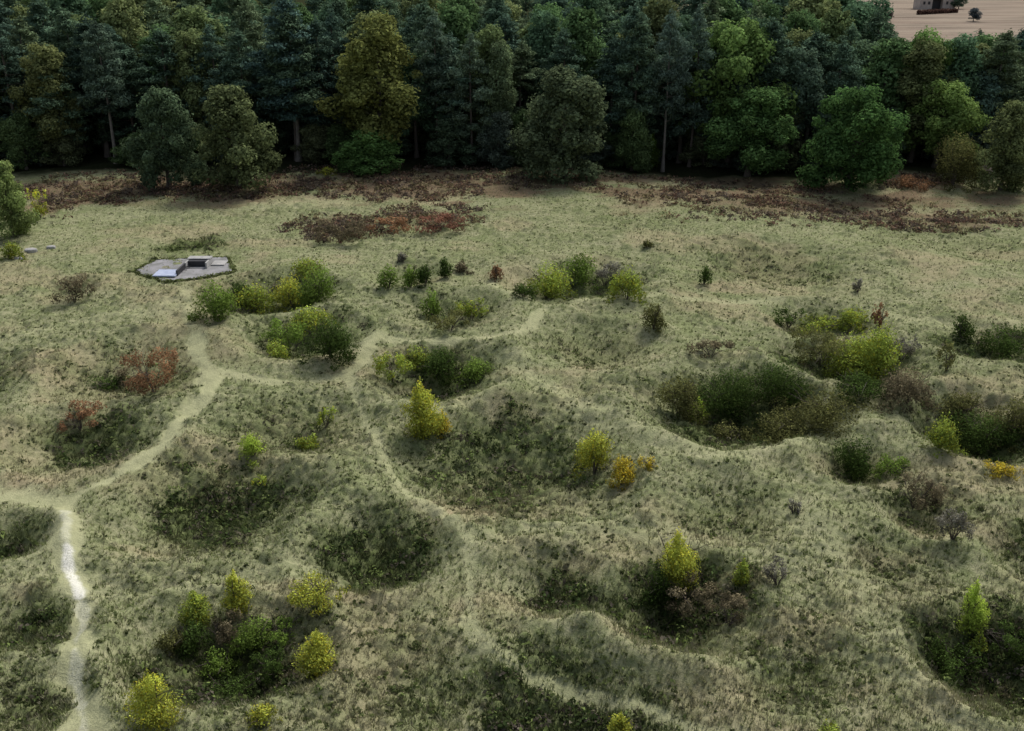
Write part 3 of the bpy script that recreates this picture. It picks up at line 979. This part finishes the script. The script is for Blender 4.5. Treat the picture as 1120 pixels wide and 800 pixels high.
def tree(px, Y, top, wpx, kind, col, label, cat, group=None, var=None, name=None, z0=None):
    u, dy, dz = ray(px, 0)
    x = (px - 560) * float(mpp(Y, 6.))
    z = float(base_h(np.array([x]), np.array([Y]))[0]) if z0 is None else z0
    ang = PITCH + math.atan((top - 400) / F)
    h = max(4., CAM_H - Y * math.tan(ang) - z)
    rg = random.Random(px * 31 + Y)
    vs = VAR[kind]
    cm, tk, vh, vr = vs[rg.randrange(len(vs)) if var is None else var % len(vs)]
    t = thing(name or ('pine_tree' if kind == 'pine' else 'broadleaf_tree'), label, cat, (x, Y, z), group, rg.random() * 6.28)
    r = wpx * mpp(Y, 6.) / 2
    t.scale = (r / vr, r / vr, h / vh)
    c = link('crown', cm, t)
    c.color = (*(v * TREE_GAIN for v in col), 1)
    link('trunk', tk, t)
    return t


def row_y(py, z=0.):
    return float(flat(560, py, z)[1])


# trees one can point at along the forest edge
E = [
    (2, row_y(262), 172, 60, 'skirt', (.1, .13, .045), 'light green tree cut by the left edge, standing out in front of the forest', None),
    (178, 121, 88, 82, 'skirt', (.042, .062, .034), 'dark grey green tree, left of the pair standing forward at the forest edge', 0),
    (256, 119, 88, 100, 'skirt', (.058, .072, .032), 'olive pointed tree, right of the pair standing forward at the forest edge', 1),
    (405, 129, 136, 88, 'skirt', (.055, .1, .03), 'low spreading green tree in front of the autumn tinted one', 2),
    (412, 133, 10, 112, 'tall', (.08, .09, .028), 'tall autumn tinted tree with yellow brown top', 0),
    (618, 126, 66, 116, 'skirt', (.052, .068, .036), 'broad grey olive tree with pale lit top, centre of the forest edge', 3),
    (545, 136, 36, 56, 'tall', (.06, .082, .042), 'narrow pale green tree left of the broad grey olive one', 1),
    (800, 138, 14, 120, 'broad', (.062, .098, .03), 'tall bright green tree with yellow green top, right of the bare pine trunks', 0),
    (822, 132, 92, 100, 'broad', (.05, .09, .03), 'dark green lower tree in front of the tall bright green one', 1),
    (874, 137, 46, 74, 'tall', (.05, .075, .05), 'dark blue green tree behind and left of the big round oak', 2),
    (935, 123, 90, 106, 'oak', (.036, .07, .022), 'big round dark green oak standing forward at the forest edge', 2),
    (945, 145, 40, 80, 'broad', (.065, .1, .055), 'grey green tree directly behind the big round oak', 3),
    (1005, 140, 30, 76, 'broad', (.06, .1, .03), 'rounded green tree below the pinkish far field', 4),
    (1030, 134, 82, 90, 'broad', (.08, .118, .034), 'bright yellow green low tree right of the big round oak', 0),
    (1075, 138, 72, 70, 'tall', (.05, .08, .06), 'blue green tree left of the one at the right edge', 3),
    (1104, 122, 106, 74, 'skirt', (.07, .085, .035), 'olive tree at the right edge standing forward of the forest', 1),
    (1100, 142, 50, 66, 'broad', (.05, .09, .03), 'green tree behind the olive one at the right edge', 1),
    (60, 137, 40, 80, 'tall', (.075, .085, .034), 'tall yellowish topped tree near the left end of the forest', 4),
    (120, 136, 20, 60, 'pine', (.045, .066, .046), 'tall pine with pale bare trunk left of the forward pair', 1),
    (322, 138, -8, 92, 'pine', (.035, .06, .05), 'large blue dark pine between the forward pair and the autumn tree', 2),
    (478, 137, 10, 56, 'pine', (.055, .08, .055), 'pine with pale trunk right of the autumn tinted tree', 3),
    (516, 135, 34, 54, 'pine', (.06, .085, .055), 'pine with pale trunk left of the narrow pale green tree', 5),
    (690, 138, 0, 58, 'pine', (.05, .08, .055), 'pine with bare trunk just right of the broad grey olive tree', 1),
    (728, 136, 8, 52, 'pine', (.055, .08, .06), 'second bare trunked pine right of the broad grey olive tree', 3),
    (757, 138, 2, 50, 'pine', (.05, .075, .055), 'third bare trunked pine right of the broad grey olive tree', 5),
    (215, 140, 26, 70, 'tall', (.075, .095, .04), 'dull green tree with yellow flecks behind the forward pair', 2),
]
for (px, Y, top, w, kd, col, lab, var) in E:
    tree(px, Y, top, w, kd, col, lab, 'tree', 'trees along the forest edge', var)

# the wood behind: rows of pines and a few broadleaved trees
rr = random.Random(12)
ROWS = [(139, 43, 10, 50), (145, 46, -6, 26), (152, 44, -14, 14), (160, 46, -24, 4), (169, 48, -30, -8), (180, 50, -38, -14), (194, 54, -48, -24)]
for ri, (Y, step, t0, t1) in enumerate(ROWS):
    px = -70 + (ri % 2) * step / 2
    while px < 1190:
        q = px + rr.uniform(-9, 9)
        yy = Y + rr.uniform(-2.5, 2.5)
        top = rr.uniform(t0, t1)
        lim = 18 + 14 * rr.random() if q > 955 else (-200 if q < 915 else -40 + (q - 915) * 1.45)
        top = max(top, lim)
        if q > 955:
            top = max(top, 22 + 3 * ri + 18 * rr.random())
        broad = rr.random() < (.36 if q < 700 else .5)
        k = rr.uniform(.75, 1.2)
        if broad:
            c = rr.choice([(.05, .085, .034), (.068, .092, .038), (.042, .072, .04), (.075, .09, .038)])
            tree(q, yy, top, rr.uniform(72, 104), 'tall', tuple(v * k for v in c), 'broadleaved tree deep in the dense wood, only its top showing',
                 'tree', 'broadleaved trees in the wood')
        else:
            c = rr.choice([(.042, .068, .044), (.052, .08, .048), (.038, .062, .044), (.062, .085, .046)])
            tree(q, yy, top, rr.uniform(58, 84), 'pine', tuple(v * k for v in c), 'dark pine in the dense wood behind the forest edge',
                 'tree', 'pines in the wood')
        px += step


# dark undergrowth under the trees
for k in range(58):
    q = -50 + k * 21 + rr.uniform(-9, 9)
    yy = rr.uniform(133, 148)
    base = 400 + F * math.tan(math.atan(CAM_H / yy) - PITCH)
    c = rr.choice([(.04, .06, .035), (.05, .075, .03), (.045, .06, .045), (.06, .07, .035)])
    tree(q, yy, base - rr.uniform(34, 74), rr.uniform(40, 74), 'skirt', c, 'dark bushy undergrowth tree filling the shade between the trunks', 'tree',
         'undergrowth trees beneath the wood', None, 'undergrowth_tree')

# ------------------------------------------------------------------ concrete mine cap
def prism(name, poly, z0, z1, mat, parent=None, bevel=.03):
    n = len(poly)
    v = [(x, y, z0) for x, y in poly] + [(x, y, z1) for x, y in poly]
    f = [tuple(range(n))[::-1], tuple(range(n, 2 * n))] + [(i, (i + 1) % n, n + (i + 1) % n, n + i) for i in range(n)]
    me = bpy.data.meshes.new(name)
    me.from_pydata(v, [], f)
    me.materials.append(mat)
    o = link(name, me, parent)
    if bevel:
        b = o.modifiers.new('bevel', 'BEVEL'); b.width = bevel; b.segments = 2
    return o


def merge_boxes(name, boxes, mat, parent=None, bevel=.02):
    V, Fc = [], []
    for (x0, x1, y0, y1, z0, z1) in boxes:
        b = len(V)
        V += [(x0, y0, z0), (x1, y0, z0), (x1, y1, z0), (x0, y1, z0), (x0, y0, z1), (x1, y0, z1), (x1, y1, z1), (x0, y1, z1)]
        Fc += [tuple(b + i for i in q) for q in ((3, 2, 1, 0), (4, 5, 6, 7), (0, 1, 5, 4), (1, 2, 6, 5), (2, 3, 7, 6), (3, 0, 4, 7))]
    me = bpy.data.meshes.new(name)
    me.from_pydata(V, [], Fc)
    me.materials.append(mat)
    o = link(name, me, parent)
    if bevel:
        b = o.modifiers.new('bevel', 'BEVEL'); b.width = bevel; b.segments = 2
    return o


PADZ = .15
cap = thing('mine_cap', 'grey concrete mine cap with open dark hatch set in the grass on the left', 'mine cap', (PADX, PADY, PADZ - .18))
pz = PADZ + .12


def loc(px, py, z=pz):
    x, y = flat(px, py, z)
    return float(x) - PADX, float(y) - PADY


poly = [loc(*p) for p in ((181, 308), (146, 297), (171, 284), (248, 281), (254, 297), (222, 303))]
prism('slab', poly, -.5, .3, CONC, cap, .05)
inner = [(x * .9, y * .9) for x, y in poly]
hx, hy = loc(211, 294)
hs = merge_boxes('hatch_housing', [(hx - .75, hx - .6, hy, hy + 1.9, .3, .85), (hx + 1.15, hx + 1.3, hy, hy + 1.9, .3, .85), (hx - .6, hx + 1.15, hy + 1.75, hy + 1.9, .3, .85),
                                   (hx - .6, hx + 1.15, hy, hy + .1, .3, .36)], CONC2, cap)
merge_boxes('hatch_roof', [(hx - .8, hx + 1.35, hy + 1.05, hy + 1.98, 0.853, .95)], CONC2, cap, .03)
merge_boxes('hatch_opening', [(hx - .597, hx + 1.147, hy + .6, hy + 1.74, .304, .83)], DARK, cap, 0)
lx, ly = loc(194, 302)
ld = merge_boxes('hatch_lid', [(lx - .1, lx + .06, ly, ly + 2.6, .3, .8)], DARK, cap)
merge_boxes('lid_strut', [(lx + .06, lx + .5, ly + 1.2, ly + 1.26, .45, .51), (lx + .06, lx + .5, ly + 2.3, ly + 2.36, .45, .51)], DARK, cap, 0)
sx, sy = loc(180, 304)
merge_boxes('steel_plate', [(sx - 1.1, sx + .95, sy, sy + 1.9, .36, .5)], STEEL, cap, .03)
merge_boxes('plate_frame', [(sx - 1.0, sx + .85, sy + .08, sy + 1.8, .3, .36)], DARK, cap, 0)
kx, ky = loc(238, 290)
merge_boxes('side_cover', [(kx - .55, kx + .7, ky - .3, ky + 1.1, .304, .42)], CONC2, cap, .03)

ring = np.array([[x + PADX, y + PADY] for x, y in poly])


def samp_ring(rg, n):
    i = rg.integers(0, len(ring), n); t = rg.random((n, 1))
    q = ring[i] * (1 - t) + ring[(i + 1) % len(ring)] * t
    q = q + (q - q.mean(0)) * (rg.random((n, 1)) * .1 - .03)
    return q[:, 0], q[:, 1]


clumps('grass_fringe', 520, samp_ring, .16, 10, .16, lambda x, y, d, b, rg: np.array([[.14, .165, .065]]) * (.6 + .7 * rg.random((len(x), 1))),
       'grass growing over the edge of the mine cap')

# pale rubble at the left edge, by the foot of the edge tree
for i, (a, b, s) in enumerate(((34, 276, .5), (56, 272, .38), (20, 284, .32))):
    x, y, z = place(a, b)
    rg = np.random.default_rng(300 + i)
    th = np.linspace(0, 2 * PI, 9, endpoint=False)
    pts = [(math.cos(t) * s * (.8 + .4 * rg.random()) * 1.3, math.sin(t) * s * (.7 + .4 * rg.random())) for t in th]
    o = prism('flint_boulder', pts, -.12, s * .7, CONC2, None, .12)
    o.location = (x, y, z)
    o['label'] = ['largest pale stone in the grass near the left edge tree', 'right hand pale stone in the grass near the left edge tree',
                  'small pale stone closest to the left edge of the picture'][i]
    o['category'] = 'stone'
    o['group'] = 'pale stones by the left edge'

# ------------------------------------------------------------------ far field: barn, hedge, lone trees
WALL = noisy_mat('rendered_wall', (.3, .26, .23), (.42, .37, .33), .6, .9, .05)
ROOF = noisy_mat('red_tile_roof', (.16, .07, .05), (.24, .11, .08), 1.5, .9, .2)
fx, fy = flat(1024, 14)
fx, fy = float(fx), float(fy)
fz = float(base_h(np.array([fx]), np.array([fy]))[0])
barn = thing('barn', 'pale far off barn with a dark doorway on the pinkish field', 'barn', (fx, fy, fz))
merge_boxes('wall', [(-9, -2.6, 0, 8, -1, 6.2), (2.6, 9, 0, 8, -1, 6.2), (-2.6, 2.6, 0, 8, 4.6, 6.2), (-2.6, 2.6, 3, 8, -1, 4.6)], WALL, barn, 0)
merge_boxes('door', [(-2.59, 2.59, 2.8, 2.99, 0, 4.59)], DARK, barn, 0)
for wx in (-7.2, -4.8, 4.2, 6.6):
    merge_boxes('window', [(wx, wx + 1.1, -.06, -.003, 2.2, 3.6)], DARK, barn, 0)
me = bpy.data.meshes.new('roof')
me.from_pydata([(-9.4, -.5, 6.1), (9.4, -.5, 6.1), (9.4, 8.5, 6.1), (-9.4, 8.5, 6.1), (-9.4, 4, 9.4), (9.4, 4, 9.4)], [],
               [(0, 1, 5, 4), (2, 3, 4, 5), (0, 4, 3), (1, 2, 5), (3, 2, 1, 0)])
me.materials.append(ROOF)
link('roof', me, barn)

x0, y0 = map(float, flat(1003, 19)); x1, y1 = map(float, flat(1046, 17.5))
rg = np.random.default_rng(5)
n = 2600
t = rg.random(n)
p = np.stack([x0 + (x1 - x0) * t, y0 + (y1 - y0) * t + rg.normal(size=n) * .8, rg.random(n) * 1.7 * (.8 + .4 * fbm(t * 20, t * 0, 3, 2))], 1)
p[:, 2] += base_h(p[:, 0], p[:, 1])
v, tt = leaves(p, rg.normal(size=(n, 3)), .9 * (.6 + .7 * rg.random(n)), np.array([[.09, .055, .045]]) * (.6 + .8 * rg.random((n, 1))), rg)
h_o = link('hedge', mesh_np('hedge', v, n, 4, LEAF, (('tint', tt),)))
h_o['label'] = 'dark reddish brown hedge in front of the far off barn'
h_o['category'] = 'hedge'
for (px, py, top, w, col, lab) in ((1050, 14, -8, 18, (.05, .075, .05), 'dark lone tree just right of the far off barn'),
                                   (1067, 25, 8, 15, (.04, .05, .055), 'small bluish lone tree on the far field right of the barn'),
                                   (975, 24, 14, 8, (.04, .04, .035), 'small dark bush on the far field left of the barn')):
    fxx, fyy = map(float, flat(px, py))
    tree(px, fyy, top, w, 'broad', col, lab, 'tree', 'lone trees on the far field', 2)

# pale mound beside the right edge tree
x, y, z = place(1076, 197)
rg = np.random.default_rng(77)
g = 26
V, Fc = [], []
for i in range(g):
    for j in range(g):
        a, b = i / (g - 1) * 2 - 1, j / (g - 1) * 2 - 1
        q = max(0, 1 - (a * a + b * b))
        V.append((a * 1.25, b * 1.5, -.25 + 2.6 * q ** .8 * (.75 + .5 * float(vn(np.array([a * 3 + 9]), np.array([b * 3 + 9]), 4)[0]))))
for i in range(g - 1):
    for j in range(g - 1):
        Fc.append((i * g + j, (i + 1) * g + j, (i + 1) * g + j + 1, i * g + j + 1))
me = bpy.data.meshes.new('sand_mound'); me.from_pydata(V, [], Fc)
me.materials.append(noisy_mat('bare_sand', (.3, .23, .18), (.44, .36, .3), 1.8, .95, .5))
me.polygons.foreach_set('use_smooth', np.ones(len(Fc), bool))
o = link('sand_mound', me, None, (x, y, z))
o['label'] = 'pale bare sandy mound beside the olive tree at the right edge'
o['category'] = 'mound'

# ------------------------------------------------------------------ light
EL, AZ = math.radians(50), math.atan2(.5, .85)
sd = Vector((math.sin(AZ) * math.cos(EL), math.cos(AZ) * math.cos(EL), math.sin(EL)))
sun = bpy.data.lights.new('sun', 'SUN')
sun.energy = 2.7
sun.angle = math.radians(12)
sun.color = (1, .955, .88)
so = bpy.data.objects.new('sun', sun)
C.objects.link(so)
so.rotation_euler = (-sd).to_track_quat('-Z', 'Y').to_euler()
so.location = (0, 0, 60)
w = bpy.data.worlds.new('World')
bpy.context.scene.world = w
w.use_nodes = True
N = w.node_tree.nodes
bg = N['Background']
sky = N.new('ShaderNodeTexSky')
sky.sky_type = 'NISHITA'
sky.sun_disc = False
sky.sun_elevation = EL
sky.sun_rotation = AZ
sky.dust_density = 4.0
sky.air_density = 1.0
sky.ozone_density = .6
hs_ = N.new('ShaderNodeHueSaturation')
hs_.inputs['Saturation'].default_value = .55
w.node_tree.links.new(sky.outputs[0], hs_.inputs['Color'])
w.node_tree.links.new(hs_.outputs[0], bg.inputs[0])
bg.inputs[1].default_value = .15

sc = bpy.context.scene
sc.view_settings.view_transform = 'Standard'
sc.view_settings.look = 'None'
sc.view_settings.exposure = 0
sc.cycles.max_bounces = 5
sc.cycles.diffuse_bounces = 3
sc.cycles.transmission_bounces = 3
sc.cycles.filter_width = 1.5
